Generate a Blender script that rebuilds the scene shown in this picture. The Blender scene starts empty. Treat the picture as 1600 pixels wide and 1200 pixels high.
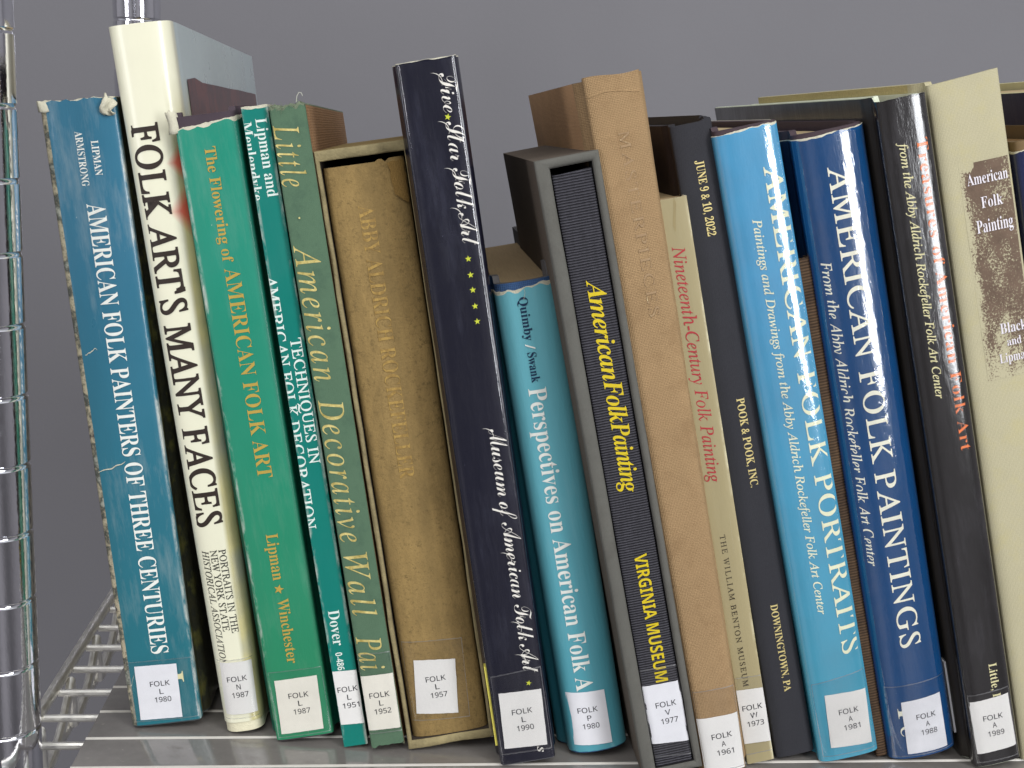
import bpy, bmesh, math, random
from mathutils import Vector, Matrix, noise
random.seed(7)
SC = bpy.context.scene
COL = SC.collection

# ------------------------------------------------------------------ camera
EYE = Vector((0.0, 0.0, 0.2365))          # metres above the shelf liner
PITCH, YAW, ROLL = 0.18573, 0.07982, 0.02828
fwd = Vector((math.sin(YAW) * math.cos(PITCH), math.cos(YAW) * math.cos(PITCH), -math.sin(PITCH)))
rgt = Vector((math.cos(YAW), -math.sin(YAW), 0))
upv = rgt.cross(fwd)
r2 = math.cos(ROLL) * rgt + math.sin(ROLL) * upv
u2 = -math.sin(ROLL) * rgt + math.cos(ROLL) * upv
cam = bpy.data.cameras.new('camera')
cam.sensor_width = 36
cam.lens = 36 * 2110 / 1600
cam.clip_start, cam.clip_end = 0.01, 50
co = bpy.data.objects.new('camera', cam)
COL.objects.link(co)
m = Matrix((r2, u2, -fwd)).transposed().to_4x4()
m.translation = EYE
co.matrix_world = m
SC.camera = co

# ------------------------------------------------------------------ room light
world = bpy.data.worlds.new('World')
SC.world = world
world.use_nodes = True
wn, wl = world.node_tree.nodes, world.node_tree.links
bg = wn['Background']
tc = wn.new('ShaderNodeTexCoord')
sx = wn.new('ShaderNodeSeparateXYZ')
wl.new(tc.outputs['Generated'], sx.inputs[0])
rp = wn.new('ShaderNodeValToRGB')
wl.new(sx.outputs['Z'], rp.inputs[0])
rp.color_ramp.elements[0].position = 0.0
rp.color_ramp.elements[0].color = (.30, .29, .31, 1)
rp.color_ramp.elements[1].position = 0.75
rp.color_ramp.elements[1].color = (.95, .97, 1.0, 1)
e = rp.color_ramp.elements.new(0.25)
e.color = (.52, .52, .56, 1)
wv = wn.new('ShaderNodeTexWave')
wv.wave_type, wv.bands_direction = 'BANDS', 'X'
wv.inputs['Scale'].default_value = .45
wv.inputs['Distortion'].default_value = 1.5
wl.new(tc.outputs['Generated'], wv.inputs['Vector'])
mx = wn.new('ShaderNodeMix')
mx.data_type, mx.blend_type = 'RGBA', 'MULTIPLY'
mx.inputs[0].default_value = 0.6
wl.new(rp.outputs[0], mx.inputs[6])
wl.new(wv.outputs['Color'], mx.inputs[7])
wl.new(mx.outputs[2], bg.inputs[0])
bg.inputs[1].default_value = 0.86


def area(name, loc, target, sx_, sy_, watt, colr):
    l = bpy.data.lights.new(name, 'AREA')
    l.shape = 'RECTANGLE'
    l.size, l.size_y, l.energy, l.color = sx_, sy_, watt, colr
    o = bpy.data.objects.new(name, l)
    COL.objects.link(o)
    o.location = loc
    o.rotation_euler = (Vector(target) - Vector(loc)).to_track_quat('-Z', 'Y').to_euler()
    return o


area('ceiling_light', (0.15, -1.0, 1.75), (0.05, .55, .12), 1.6, .9, 23, (1, .99, .97))
area('window_light', (1.02, -.82, .58), (0.2, .5, .25), .42, 1.3, 20, (.95, .97, 1))
area('side_light', (-1.15, -.55, .60), (.1, .5, .2), .40, 1.2, 8, (.97, .96, 1))  # fill added on the left for the post and left-facing sides
SC.view_settings.view_transform = 'Standard'
SC.view_settings.look = 'None'
SC.view_settings.exposure = -0.08
SC.view_settings.gamma = 1
SC.render.engine = 'CYCLES'
SC.cycles.use_denoising = True
SC.cycles.max_bounces = 8
SC.cycles.transparent_max_bounces = 12


# ------------------------------------------------------------------ materials
def lin(c):
    out = []
    for v in c:
        v = v / 255
        out.append(v / 12.92 if v <= .04045 else ((v + .055) / 1.055) ** 2.4)
    return tuple(out) + (1,)


class NT:
    def __init__(s, name):
        s.m = bpy.data.materials.new(name)
        s.m.use_nodes = True
        s.t = s.m.node_tree
        s.b = s.t.nodes['Principled BSDF']
        s.tc = s.t.nodes.new('ShaderNodeTexCoord')

    def n(s, kind, **kw):
        o = s.t.nodes.new(kind)
        for k, v in kw.items():
            if k in o.inputs:
                o.inputs[k].default_value = v
            else:
                setattr(o, k, v)
        return o

    def l(s, a, b):
        s.t.links.new(a, b)

    def obj(s, scale=(1, 1, 1)):
        mp = s.n('ShaderNodeMapping')
        mp.inputs['Scale'].default_value = scale
        s.l(s.tc.outputs['Object'], mp.inputs['Vector'])
        return mp.outputs[0]

    def noise(s, sc, detail=4, rough=.6, scale=(1, 1, 1)):
        t = s.n('ShaderNodeTexNoise')
        t.inputs['Scale'].default_value = sc
        t.inputs['Detail'].default_value = detail
        t.inputs['Roughness'].default_value = rough
        s.l(s.obj(scale), t.inputs['Vector'])
        return t.outputs['Fac']

    def ramp(s, fac, stops):
        r = s.n('ShaderNodeValToRGB')
        els = r.color_ramp.elements
        while len(els) < len(stops):
            els.new(.5)
        for e_, (p, c) in zip(els, stops):
            e_.position = p
            e_.color = c if len(c) == 4 else tuple(c) + (1,)
        s.l(fac, r.inputs[0])
        return r.outputs[0]

    def mix(s, fac, a, b, blend='MIX'):
        x = s.n('ShaderNodeMix')
        x.data_type, x.blend_type = 'RGBA', blend
        if hasattr(fac, 'links') or not isinstance(fac, (int, float)):
            s.l(fac, x.inputs[0])
        else:
            x.inputs[0].default_value = fac
        for v, i in ((a, 6), (b, 7)):
            if isinstance(v, tuple):
                x.inputs[i].default_value = v
            else:
                s.l(v, x.inputs[i])
        return x.outputs[2]

    def math(s, op, a, b=None):
        x = s.n('ShaderNodeMath')
        x.operation = op
        for v, i in ((a, 0), (b, 1)):
            if v is None:
                continue
            if isinstance(v, (int, float)):
                x.inputs[i].default_value = v
            else:
                s.l(v, x.inputs[i])
        return x.outputs[0]

    def xyz(s):
        x = s.n('ShaderNodeSeparateXYZ')
        s.l(s.tc.outputs['Object'], x.inputs[0])
        return x.outputs

    def bump(s, h, strength, dist=.001):
        b = s.n('ShaderNodeBump')
        b.inputs['Strength'].default_value = strength
        b.inputs['Distance'].default_value = dist
        s.l(h, b.inputs['Height'])
        s.l(b.outputs[0], s.b.inputs['Normal'])

    def fin(s, colr, rough, spec=.5, coat=0, coat_rough=.08, metal=0):
        if isinstance(colr, tuple):
            s.b.inputs['Base Color'].default_value = colr
        else:
            s.l(colr, s.b.inputs['Base Color'])
        if isinstance(rough, (int, float)):
            s.b.inputs['Roughness'].default_value = rough
        else:
            s.l(rough, s.b.inputs['Roughness'])
        s.b.inputs['Specular IOR Level'].default_value = spec
        s.b.inputs['Coat Weight'].default_value = coat
        s.b.inputs['Coat Roughness'].default_value = coat_rough
        s.b.inputs['Metallic'].default_value = metal
        return s.m


def sh(c, k):
    return (c[0] * k, c[1] * k, c[2] * k, 1)


def paper(name, rgb, rough=.45, var=.10, wear=None, coat=0., coat_rough=.1, wrinkle=.25, wearcol=(215, 215, 205), low=None, scuff=0.):
    """printed jacket or board: soft fading, rubbed edges (wear = local x of the creases), fine wrinkles"""
    s = NT(name)
    c = lin(rgb)
    f = s.noise(28, 5, .62, (1, 1, .35))
    colr = s.ramp(f, [(.3, sh(c, 1 - var)), (.7, sh(c, 1 + var))])
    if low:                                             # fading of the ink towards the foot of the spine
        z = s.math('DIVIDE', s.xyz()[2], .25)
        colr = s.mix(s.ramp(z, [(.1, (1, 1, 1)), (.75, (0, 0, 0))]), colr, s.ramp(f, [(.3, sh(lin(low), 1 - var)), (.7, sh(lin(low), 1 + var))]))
    fl = s.noise(900, 2, .5)
    colr = s.mix(s.ramp(fl, [(.80, (0, 0, 0)), (.84, (.5, .5, .5))]), colr, lin(wearcol))
    if scuff:                                           # handled areas: the gloss and ink rubbed pale in long streaks
        sc_ = s.math('MULTIPLY', s.noise(46, 6, .75, (1.6, 1, .28)), s.noise(17, 3, .6, (1, 1, .6)))
        colr = s.mix(s.ramp(sc_, [(.26, (0, 0, 0)), (.42, (scuff,) * 3)]), colr, lin(wearcol))
    if wear:
        x = s.xyz()[0]
        wn_ = s.noise(160, 5, .7, (1, 1, .3))
        for xc in wear:
            d = s.math('ABSOLUTE', s.math('SUBTRACT', x, xc))
            k = s.math('SUBTRACT', 1.0, s.math('DIVIDE', d, .0011))
            k = s.math('MULTIPLY', k, s.ramp(wn_, [(.47, (0, 0, 0)), (.62, (.85, .85, .85))]))
            k = s.math('MAXIMUM', k, 0.0)
            colr = s.mix(k, colr, lin(wearcol))
    h = s.noise(70, 6, .62, (1, 1, .22))
    s.bump(h, wrinkle, .002)
    rg = s.ramp(s.noise(45, 4, .6), [(.3, (rough * .8,) * 3), (.7, (min(1, rough * 1.25),) * 3)])
    return s.fin(colr, rg, .5, coat, coat_rough)


def cloth(name, rgb, pitch=.0008, var=.14, depth=.5, rough=.85, stain=None, aniso=(1, 1, 1), dark=.75):
    """woven book cloth: warp and weft threads, faded and stained areas"""
    s = NT(name)
    c = lin(rgb)
    w1 = s.n('ShaderNodeTexWave', bands_direction='X')
    w2 = s.n('ShaderNodeTexWave', bands_direction='Z')
    for w_ in (w1, w2):
        w_.inputs['Scale'].default_value = .314 / pitch
        w_.inputs['Distortion'].default_value = 3.2
        w_.inputs['Detail'].default_value = 1
        w_.inputs['Detail Scale'].default_value = 1.5
        s.l(s.obj(), w_.inputs['Vector'])
    w1.inputs['Phase Offset'].default_value = 1.3
    thread = s.math('MULTIPLY', s.math('ADD', w1.outputs['Fac'], w2.outputs['Fac']), .5)
    f = s.noise(22, 6, .7, aniso)
    colr = s.ramp(f, [(.28, sh(c, 1 - var)), (.72, sh(c, 1 + var))])
    colr = s.mix(1.0, colr, s.ramp(thread, [(.0, (dark,) * 3), (.75, (1.08,) * 3)]), 'MULTIPLY')
    if stain:
        st = s.noise(95, 6, .75)
        colr = s.mix(s.ramp(st, [(.5, (0, 0, 0)), (.72, (.7, .7, .7))]), colr, lin(stain))
    hh = s.math('ADD', thread, s.math('MULTIPLY', s.noise(400, 3), .6))
    s.bump(hh, depth, .0004)
    return s.fin(colr, rough, .25)


def art(name, cols, sc=60, rough=.35, coat=.3):
    """reproduction of a painting printed on a jacket: loose blotches of colour"""
    s = NT(name)
    f = s.noise(sc, 5, .7)
    n_ = len(cols)
    colr = s.ramp(f, [(.28 + .44 * i / (n_ - 1), lin(c)) for i, c in enumerate(cols)])
    return s.fin(colr, rough, .5, coat)


def ink(name, rgb, rough=.5, metal=0, worn=0., under=None, cut=.44):
    s = NT(name)
    c = lin(rgb)
    if worn:
        colr = s.mix(s.ramp(s.noise(420, 4, .7), [(cut, (0, 0, 0)), (cut + .12, (worn,) * 3)]), c, lin(under))
    else:
        colr = s.ramp(s.noise(300, 3), [(.3, sh(c, .93)), (.7, sh(c, 1.05))])
    return s.fin(colr, rough, .4, 0, .1, metal)


def solid(name, rgb, rough=.7, var=.08, sc=60, bump=.15):
    s = NT(name)
    c = lin(rgb)
    f = s.noise(sc, 5, .65)
    s.bump(s.noise(sc * 8, 3), bump, .0006)
    return s.fin(s.ramp(f, [(.3, sh(c, 1 - var)), (.7, sh(c, 1 + var))]), rough, .4)


def pages(name, rgb):
    s = NT(name)
    c = lin(rgb)
    f = s.noise(3600, 2, .5, (1, .015, .015))
    s.bump(f, .4, .0004)
    return s.fin(s.ramp(f, [(.3, sh(c, .86)), (.7, sh(c, 1.06))]), .85, .2)


def film(name, lo, hi, rough, wrinkle, sc=60, tint=(.75, .75, .72, 1)):
    """clear plastic: mostly see-through, with a glossy skin"""
    s = NT(name)
    tr = s.n('ShaderNodeBsdfTransparent')
    mixs = s.n('ShaderNodeMixShader')
    gl = s.n('ShaderNodeBsdfGlossy')
    gl.inputs['Color'].default_value = tint
    gl.inputs['Roughness'].default_value = rough
    b = s.n('ShaderNodeBump')
    b.inputs['Strength'].default_value = wrinkle
    b.inputs['Distance'].default_value = .002
    h = s.math('ADD', s.noise(sc, 5, .6, (1, 1, .3)), s.math('MULTIPLY', s.noise(sc * 5, 4, .6), .10))
    s.l(h, b.inputs['Height'])
    s.l(b.outputs[0], gl.inputs['Normal'])
    fr = s.ramp(s.noise(60, 4, .6), [(.35, (lo,) * 3), (.7, (hi,) * 3)])
    s.l(fr, mixs.inputs[0])
    s.l(tr.outputs[0], mixs.inputs[1])
    s.l(gl.outputs[0], mixs.inputs[2])
    s.l(mixs.outputs[0], s.t.nodes['Material Output'].inputs['Surface'])
    s.t.nodes.remove(s.b)
    return s.m


TAPE = film('clear_tape', .05, .10, .16, .15)
TAPE_EDGE = film('clear_tape_edge', .22, .36, .35, .2, tint=(1, 1, 1, 1))
FILM_THIN = film('thin_jacket_film', .045, .075, .06, .25, 34, (1, 1, 1, 1))
FILM_MID = film('scuffed_jacket_film', .025, .055, .11, .35, 34, (1, 1, 1, 1))
MYLAR = film('clear_jacket_film', .10, .18, .085, .42, 38, (1, 1, 1, 1))
STICKER = solid('label_paper', (232, 232, 236), .5, .03, 150, .06)
STICKERS = [STICKER, solid('label_paper_aged', (228, 226, 222), .55, .04, 120, .12), solid('label_paper_yellowed', (231, 227, 214), .5, .05, 90, .1)]
STICKER_INK = ink('label_ink', (28, 28, 38))
PAGES = pages('page_edges', (200, 180, 140))
PAGES_TAN = pages('old_page_edges', (150, 118, 78))
TORN = solid('torn_paper', (208, 204, 182), .85, .12, 300, .5)


# ------------------------------------------------------------------ object helpers
def link(name, bm, mats, parent=None, smooth=True, ang=35):
    me = bpy.data.meshes.new(name)
    bmesh.ops.recalc_face_normals(bm, faces=bm.faces) if smooth else None
    bm.to_mesh(me)
    bm.free()
    for mt in (mats if isinstance(mats, (list, tuple)) else [mats]):
        me.materials.append(mt)
    if smooth:
        for p in me.polygons:
            p.use_smooth = True
        me.set_sharp_from_angle(angle=math.radians(ang))
    o = bpy.data.objects.new(name, me)
    COL.objects.link(o)
    if parent:
        o.parent = parent
    return o


def tag(o, label=None, cat=None, group=None, kind=None):
    for k, v in (('label', label), ('category', cat), ('group', group), ('kind', kind)):
        if v:
            o[k] = v
    return o


ROW = 'books leaning to the left in a row on the shelf'


def thing(name, label, cat, loc, lean=0, group=None):
    o = bpy.data.objects.new(name, None)
    o.empty_display_size = .02
    COL.objects.link(o)
    o.location = loc
    o.rotation_euler = (0, -lean, 0)
    return tag(o, label, cat, group)


def add_box(bm, x0, x1, y0, y1, z0, z1, bevel=0, seg=2):
    vs = [bm.verts.new((x, y, z)) for x in (x0, x1) for y in (y0, y1) for z in (z0, z1)]
    fs = [(0, 1, 3, 2), (4, 6, 7, 5), (0, 4, 5, 1), (2, 3, 7, 6), (0, 2, 6, 4), (1, 5, 7, 3)]
    f = [bm.faces.new([vs[i] for i in q]) for q in fs]
    if bevel:
        ed = list({e_ for q in f for e_ in q.edges})
        bmesh.ops.bevel(bm, geom=ed, offset=bevel, segments=seg, affect='EDGES', profile=.5)
    return bm


def add_tube(bm, pts, r, seg=10):
    rings = []
    n_ = len(pts)
    pts = [Vector(p) for p in pts]
    for i, p in enumerate(pts):
        t = (pts[min(i + 1, n_ - 1)] - pts[max(i - 1, 0)]).normalized()
        a = t.orthogonal().normalized() if i == 0 else (rings_a - t * rings_a.dot(t)).normalized()
        rings_a = a
        b = t.cross(a)
        rings.append([bm.verts.new(p + r * (math.cos(2 * math.pi * k / seg) * a + math.sin(2 * math.pi * k / seg) * b)) for k in range(seg)])
    for i in range(n_ - 1):
        for k in range(seg):
            bm.faces.new((rings[i][k], rings[i][(k + 1) % seg], rings[i + 1][(k + 1) % seg], rings[i + 1][k]))
    bm.faces.new(list(reversed(rings[0])))
    bm.faces.new(rings[-1])


def add_lathe(bm, prof, cx, cy, seg=64):
    rings = [[bm.verts.new((cx + r * math.cos(2 * math.pi * k / seg), cy + r * math.sin(2 * math.pi * k / seg), z)) for k in range(seg)] for r, z in prof]
    for i in range(len(prof) - 1):
        for k in range(seg):
            bm.faces.new((rings[i][k], rings[i][(k + 1) % seg], rings[i + 1][(k + 1) % seg], rings[i + 1][k]))


# ------------------------------------------------------------------ lettering
def styled(s, style):
    base = {'bold': 0x1D400, 'thin': 0x1D400, 'italic': 0x1D434, 'roman': 0x1D434, 'bi': 0x1D468, 'script': 0x1D4D0, 'sansb': 0x1D5D4, 'sans': 0x1D5A0}.get(style)
    dig = {'bold': 0x1D7CE, 'thin': 0x1D7CE, 'sansb': 0x1D7EC, 'sans': 0x1D7E2}.get(style)
    if style == 'plain':
        return s
    out = ''
    for ch in s:
        if ch == 'h' and style == 'italic':
            out += '\u210e'
        elif 'A' <= ch <= 'Z':
            out += chr(base + ord(ch) - 65)
        elif 'a' <= ch <= 'z':
            out += chr(base + 26 + ord(ch) - 97)
        elif '0' <= ch <= '9' and dig:
            out += chr(dig + ord(ch) - 48)
        else:
            out += ch
    return out


OFFS = {'thin': -.010, 'script': -.010, 'roman': .004, 'italic': .003, 'sans': .004}
_cap = {}


def raw_text(s, style, offs=None, space=1.0):
    cu = bpy.data.curves.new('lettering', 'FONT')
    cu.body = styled(s, style)
    cu.resolution_u = 4
    cu.space_character = space
    cu.offset = OFFS.get(style, 0) if offs is None else offs
    o = bpy.data.objects.new('lettering', cu)
    me = bpy.data.meshes.new_from_object(o)
    bm = bmesh.new()
    bm.from_mesh(me)
    bpy.data.objects.remove(o)
    bpy.data.curves.remove(cu)
    bpy.data.meshes.remove(me)
    if style == 'roman':
        for v in bm.verts:
            v.co.x -= v.co.y * .287
    return bm


def cap_height(style):
    if style not in _cap:
        bm = raw_text('E', style)
        _cap[style] = max(v.co.y for v in bm.verts)
        bm.free()
    return _cap[style]


class Surf:
    """front surface of a spine in its book's own frame: x across, y into the shelf, z up the spine"""

    def __init__(s, w, wt, h, b, n):
        s.w, s.wt, s.h, s.b, s.n = w, wt, h, b, n

    def W(s, v):
        return s.w + (s.wt - s.w) * v / s.h

    def d(s, u, v):
        W = s.W(v)
        t = min(1, abs((u - W / 2) / (W / 2)))
        return s.b * (1 - (1 - t ** s.n) ** (1 / s.n))


def put_text(surf, parent, s, style, start, length, u0, u1, mat, lift=.00012, horiz=False, clip=None, offs=None, space=1.0, name='lettering', slices=None):
    """start: first letter's place along the run, length: the run, u0/u1: baseline and cap line.
    vertical run: start is v and the text runs down; horizontal: start is u, u0/u1 are v."""
    bm = raw_text(s, style, offs, space)
    xs = [v.co.x for v in bm.verts]
    x0, x1 = min(xs), max(xs)
    kx = length / (x1 - x0)
    ky = (u1 - u0) / cap_height(style)
    for v in bm.verts:
        a, c = (v.co.x - x0) * kx, v.co.y * ky
        v.co = (start + a, 0, u0 + c) if horiz else (u0 + c, 0, start - a)
    if clip:
        for axis, lo, hi in clip:
            for val, sg in ((lo, -1), (hi, 1)):
                if val is None:
                    continue
                no = Vector((sg, 0, 0)) if axis == 'u' else Vector((0, 0, sg))
                p = Vector((val, 0, 0)) if axis == 'u' else Vector((0, 0, val))
                bmesh.ops.bisect_plane(bm, geom=bm.verts[:] + bm.edges[:] + bm.faces[:], plane_co=p, plane_no=no, clear_outer=True)
    if surf.b > .0005:
        us = [v.co.x for v in bm.verts]
        lo, hi = min(us), max(us)
        n_ = slices or max(4, int((hi - lo) / .0008))
        for k in range(1, n_):
            bmesh.ops.bisect_plane(bm, geom=bm.verts[:] + bm.edges[:] + bm.faces[:], plane_co=(lo + (hi - lo) * k / n_, 0, 0), plane_no=(1, 0, 0))
    for v in bm.verts:
        v.co.y = surf.d(v.co.x, v.co.z) - lift
    for f in bm.faces:
        f.normal_update()
        if f.normal.y > 0:
            f.normal_flip()
    return link(name, bm, mat, parent, smooth=False)


def patch(surf, parent, quad, mat, lift, name, nu=14, nv=6, ragged=0, border=0):
    """piece of paper or tape that follows the spine; quad = TL, TR, BR, BL in (u, v)"""
    bm = bmesh.new()
    TL, TR, BR, BL = [Vector(q) for q in quad]
    g = []
    for i in range(nu + 1):
        r_ = []
        for j in range(nv + 1):
            a, b = i / nu, j / nv
            if border:
                a = (0, border, 1 - border, 1)[(0, 1, 2, 3)[0 if i == 0 else 1 if i == 1 else 2 if i == nu - 1 else 3]] if i in (0, 1, nu - 1, nu) else border + (1 - 2 * border) * (i - 1) / (nu - 2)
                b = (0, border, 1 - border, 1)[0 if j == 0 else 1 if j == 1 else 2 if j == nv - 1 else 3] if j in (0, 1, nv - 1, nv) else border + (1 - 2 * border) * (j - 1) / (nv - 2)
            p = (TL * (1 - a) + TR * a) * (1 - b) + (BL * (1 - a) + BR * a) * b
            if ragged and (i in (0, nu) or j in (0, nv)):
                p += Vector((noise.noise((p.x * 900, p.y * 900, 1)), noise.noise((p.x * 900, p.y * 900, 7)))) * ragged
            r_.append(bm.verts.new((p.x, surf.d(p.x, p.y) - lift, p.y)))
        g.append(r_)
    for i in range(nu):
        for j in range(nv):
            f = bm.faces.new((g[i][j], g[i][j + 1], g[i + 1][j + 1], g[i + 1][j]))
            if border and (i in (0, nu - 1) or j in (0, nv - 1)):
                f.material_index = 1
    for f in bm.faces:
        f.normal_update()
        if f.normal.y > 0:
            f.normal_flip()
    o = link(name, bm, mat, parent, smooth=False)
    for p in o.data.polygons:
        p.use_smooth = True
    return o


def star(surf, parent, u, v, r, mat, rot=0, lift=.0006):
    bm = bmesh.new()
    c = bm.verts.new((u, surf.d(u, v) - lift, v))
    ring = []
    for k in range(10):
        a = rot + k * math.pi / 5
        rr = r if k % 2 == 0 else r * .42
        x, z = u + rr * math.cos(a), v + rr * math.sin(a)
        ring.append(bm.verts.new((x, surf.d(x, z) - lift, z)))
    for k in range(10):
        bm.faces.new((c, ring[k], ring[(k + 1) % 10]))
    for f in bm.faces:
        f.normal_update()
        if f.normal.y > 0:
            f.normal_flip()
    return link('star', bm, mat, parent, smooth=False)


def sticker(surf, parent, quad, lines, centre, tape=None, lift=.00016, step=.00335):
    q = [(a / 1000, b / 1000) for a, b in quad]
    st = patch(surf, parent, q, STICKERS[int(abs(centre[0] * 37 + centre[1] * 53)) % 3], lift, 'call_number_label', ragged=.0001)
    widths = {4: .0077, 1: .0016}
    for k, t in enumerate(lines):
        if not t:
            continue
        if t == 'FOLK':
            wd = .0077
        elif len(t) == 4:
            wd = .0064
        else:
            wd = {'W': .0028, 'V': .002}.get(t, .0016)
        cu, cv = centre[0] / 1000 + k * .0002, centre[1] / 1000 - k * step
        put_text(surf, st, t, 'sans', cu - wd / 2, wd, cv - .00105, cv + .00105, STICKER_INK, lift=lift + .00007, horiz=True)
    if tape:
        patch(surf, parent, [(a / 1000, b / 1000) for a, b in tape], [TAPE, TAPE_EDGE], lift + .0002, 'clear_tape', 20, 8, .0002, .016)
    return st


# ------------------------------------------------------------------ book building
def shell(name, surf, D, t, mats, parent, lift=0, z0=0, top=None, band=None, groove=.0010, flare=.0010, wob=.00012, seed=0, rows=26, bot=None, split=0, wrap=0, flare_l=None):
    """folded cover: left board, spine, right board. mats = spine, left, right, edge.
    top(u, part) gives the height of the top edge, band(u) the depth of the torn strip under it"""
    top = top or (lambda u, part: surf.h)
    bot = bot or (lambda u: z0)
    ds = [D, D * .97, D * .75, D * .5, D * .28, D * .15, .022, .016, .012, .010, .0085, .007, .0058, .0046, .0034, .0022, .001]
    ts = [-math.cos(math.pi * k / 34) for k in range(35)]

    def side(dp, fl):
        k = min(1, max(0, dp / .009))
        return fl * k * k * (3 - 2 * k) - groove * math.exp(-((dp - .005) / .0021) ** 2)

    def sect(v, inner):
        W = surf.W(v)
        th = t if inner else 0
        tl = lift - th
        pts = [(-side(dd, flare if flare_l is None else flare_l) - tl, surf.b + dd, 'l') for dd in ds]
        for tt in ts:
            u = W / 2 + tt * (W / 2 + tl)
            a = min(1, abs(tt))
            d = surf.b * (1 - (1 - a ** surf.n) ** (1 / surf.n)) - tl
            d = min(d, surf.b + (-tl if abs(tt) < 1 else 0) + 0)
            pts.append((u, d, 's'))
        pts += [(W + side(dd, flare) + tl, surf.b + dd, 'r') for dd in reversed(ds)]
        return pts

    fr = [k / (rows - 1) for k in range(rows)]
    ref0 = sect(surf.h * .5, 0)
    nl = len(ds)

    def pick(i):
        """which printed field a strip of the cover belongs to"""
        if i < nl or (split and ref0[i + 1][0] <= split):
            return 0 if i < nl and ref0[i + 1][1] < surf.b + wrap else 1
        if i >= len(ref0) - nl - 1:
            return 0 if ref0[i][1] < surf.b + wrap else 2
        return 0

    bm = bmesh.new()
    grid = {}
    for inner in (0, 1):
        rowsv = []
        allf = fr + ([2] if band else [])
        for f in allf:
            ref = sect(surf.h * min(f, 1), inner)
            rv = []
            for i, (u, d, part) in enumerate(ref):
                zt = top(u, part)
                zb = bot(u)
                if band:
                    z = zt if f == 2 else zb + (zt - band(u) - zb) * f
                else:
                    z = zb + (zt - zb) * f
                q = noise.noise((u * 60 + seed, d * 25, z * 38)) * wob
                rv.append(bm.verts.new((u + (q if part != 's' else 0), d + (q if part == 's' else 0), z)))
            rowsv.append(rv)
        grid[inner] = rowsv
    nc = len(grid[0][0])
    nrow = len(grid[0])
    for inner in (0, 1):
        g = grid[inner]
        for r_ in range(nrow - 1):
            for i in range(nc - 1):
                f = bm.faces.new((g[r_][i], g[r_][i + 1], g[r_ + 1][i + 1], g[r_ + 1][i]))
                f.material_index = 3 if inner or (band and r_ == nrow - 2) else pick(i)
    for r_ in (0, nrow - 1):
        for i in range(nc - 1):
            f = bm.faces.new((grid[0][r_][i], grid[0][r_][i + 1], grid[1][r_][i + 1], grid[1][r_][i]))
            f.material_index = 3
    for i in (0, nc - 1):
        for r_ in range(nrow - 1):
            f = bm.faces.new((grid[0][r_][i], grid[0][r_ + 1][i], grid[1][r_ + 1][i], grid[1][r_][i]))
            f.material_index = 3
    return link(name, bm, mats, parent, ang=50)


def mylar(surf, parent, v0, v1, lift=.0011, inset=.0001, mat=None):
    """library film wrapped round the jacket, over the printing"""
    return patch(surf, parent, [(inset, v1), (surf.w - inset, v1), (surf.w - inset, v0), (inset, v0)], mat or MYLAR, lift, 'clear_film', 30, 24, .0002)


def page_block(surf, D, t, parent, mat=None, top=.003, bot=.003, front=.0015):
    bm = bmesh.new()
    vs = []
    for z in (bot, surf.h - top):
        W = surf.W(z)
        row_ = []
        for k in range(9):
            a = k / 8
            u = t + (W - 2 * t) * a
            row_.append((u, surf.d(u, z) + t + front, z))
        row_ += [(W - t, D - .004, z), (t, D - .004, z)]
        vs.append([bm.verts.new(p) for p in row_])
    n_ = len(vs[0])
    for i in range(n_):
        bm.faces.new((vs[0][i], vs[0][(i + 1) % n_], vs[1][(i + 1) % n_], vs[1][i]))
    bm.faces.new(vs[0][::-1])
    bm.faces.new(vs[1])
    return link('page_block', bm, mat or PAGES, parent, ang=30)


def ragged(h, amp, freq, seed, tilt=0, w=.02):
    def f(u, part):
        a = noise.noise((u * freq, seed, 3.1)) * amp + abs(noise.noise((u * freq * 3.3, seed, 9.7))) * -amp * .6
        return h + a + tilt * (u / w - .5)
    return f


def strip(d, lo, hi, freq, seed):
    return lambda u: lo + (hi - lo) * max(0, min(1, .5 + noise.noise((u * freq, seed, .4)) * 1.3))


def line_strip(surf, parent, pts, wd, mat, name='crease', lift=.0001):
    """hairline crack or crease in a jacket, pts in (u, v) metres"""
    bm = bmesh.new()
    prev = None
    n_ = len(pts)
    for i, (u, v) in enumerate(pts):
        k = wd * (.4 + .6 * math.sin(math.pi * (i + .6) / (n_ + .2)))
        a = bm.verts.new((u, surf.d(u, v) - lift, v - k / 2))
        b = bm.verts.new((u + wd * .1, surf.d(u, v) - lift, v + k / 2))
        if prev:
            bm.faces.new((prev[0], a, b, prev[1]))
        prev = (a, b)
    return link(name, bm, mat, parent, smooth=False)


def wavy(p, q, amp, seed, n_=14):
    out = []
    for i in range(n_ + 1):
        a = i / n_
        out.append((p[0] + (q[0] - p[0]) * a, p[1] + (q[1] - p[1]) * a + amp * noise.noise((a * 3.2, seed, 0))))
    return out


# ------------------------------------------------------------------ the setting: wall, rack, liner
def wall_paint():
    s = NT('grey_wall_paint')
    c = lin((128, 127, 131))
    s.bump(s.noise(260, 4, .6), .12, .001)
    return s.fin(s.ramp(s.noise(3, 4, .6), [(.3, sh(c, .96)), (.7, sh(c, 1.04))]), .75, .3)


bm = bmesh.new()
add_box(bm, -2.2, 2.2, 1.12, 1.2, -1.2, 1.6)
tag(link('wall', bm, wall_paint(), smooth=False), kind='structure')


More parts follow.
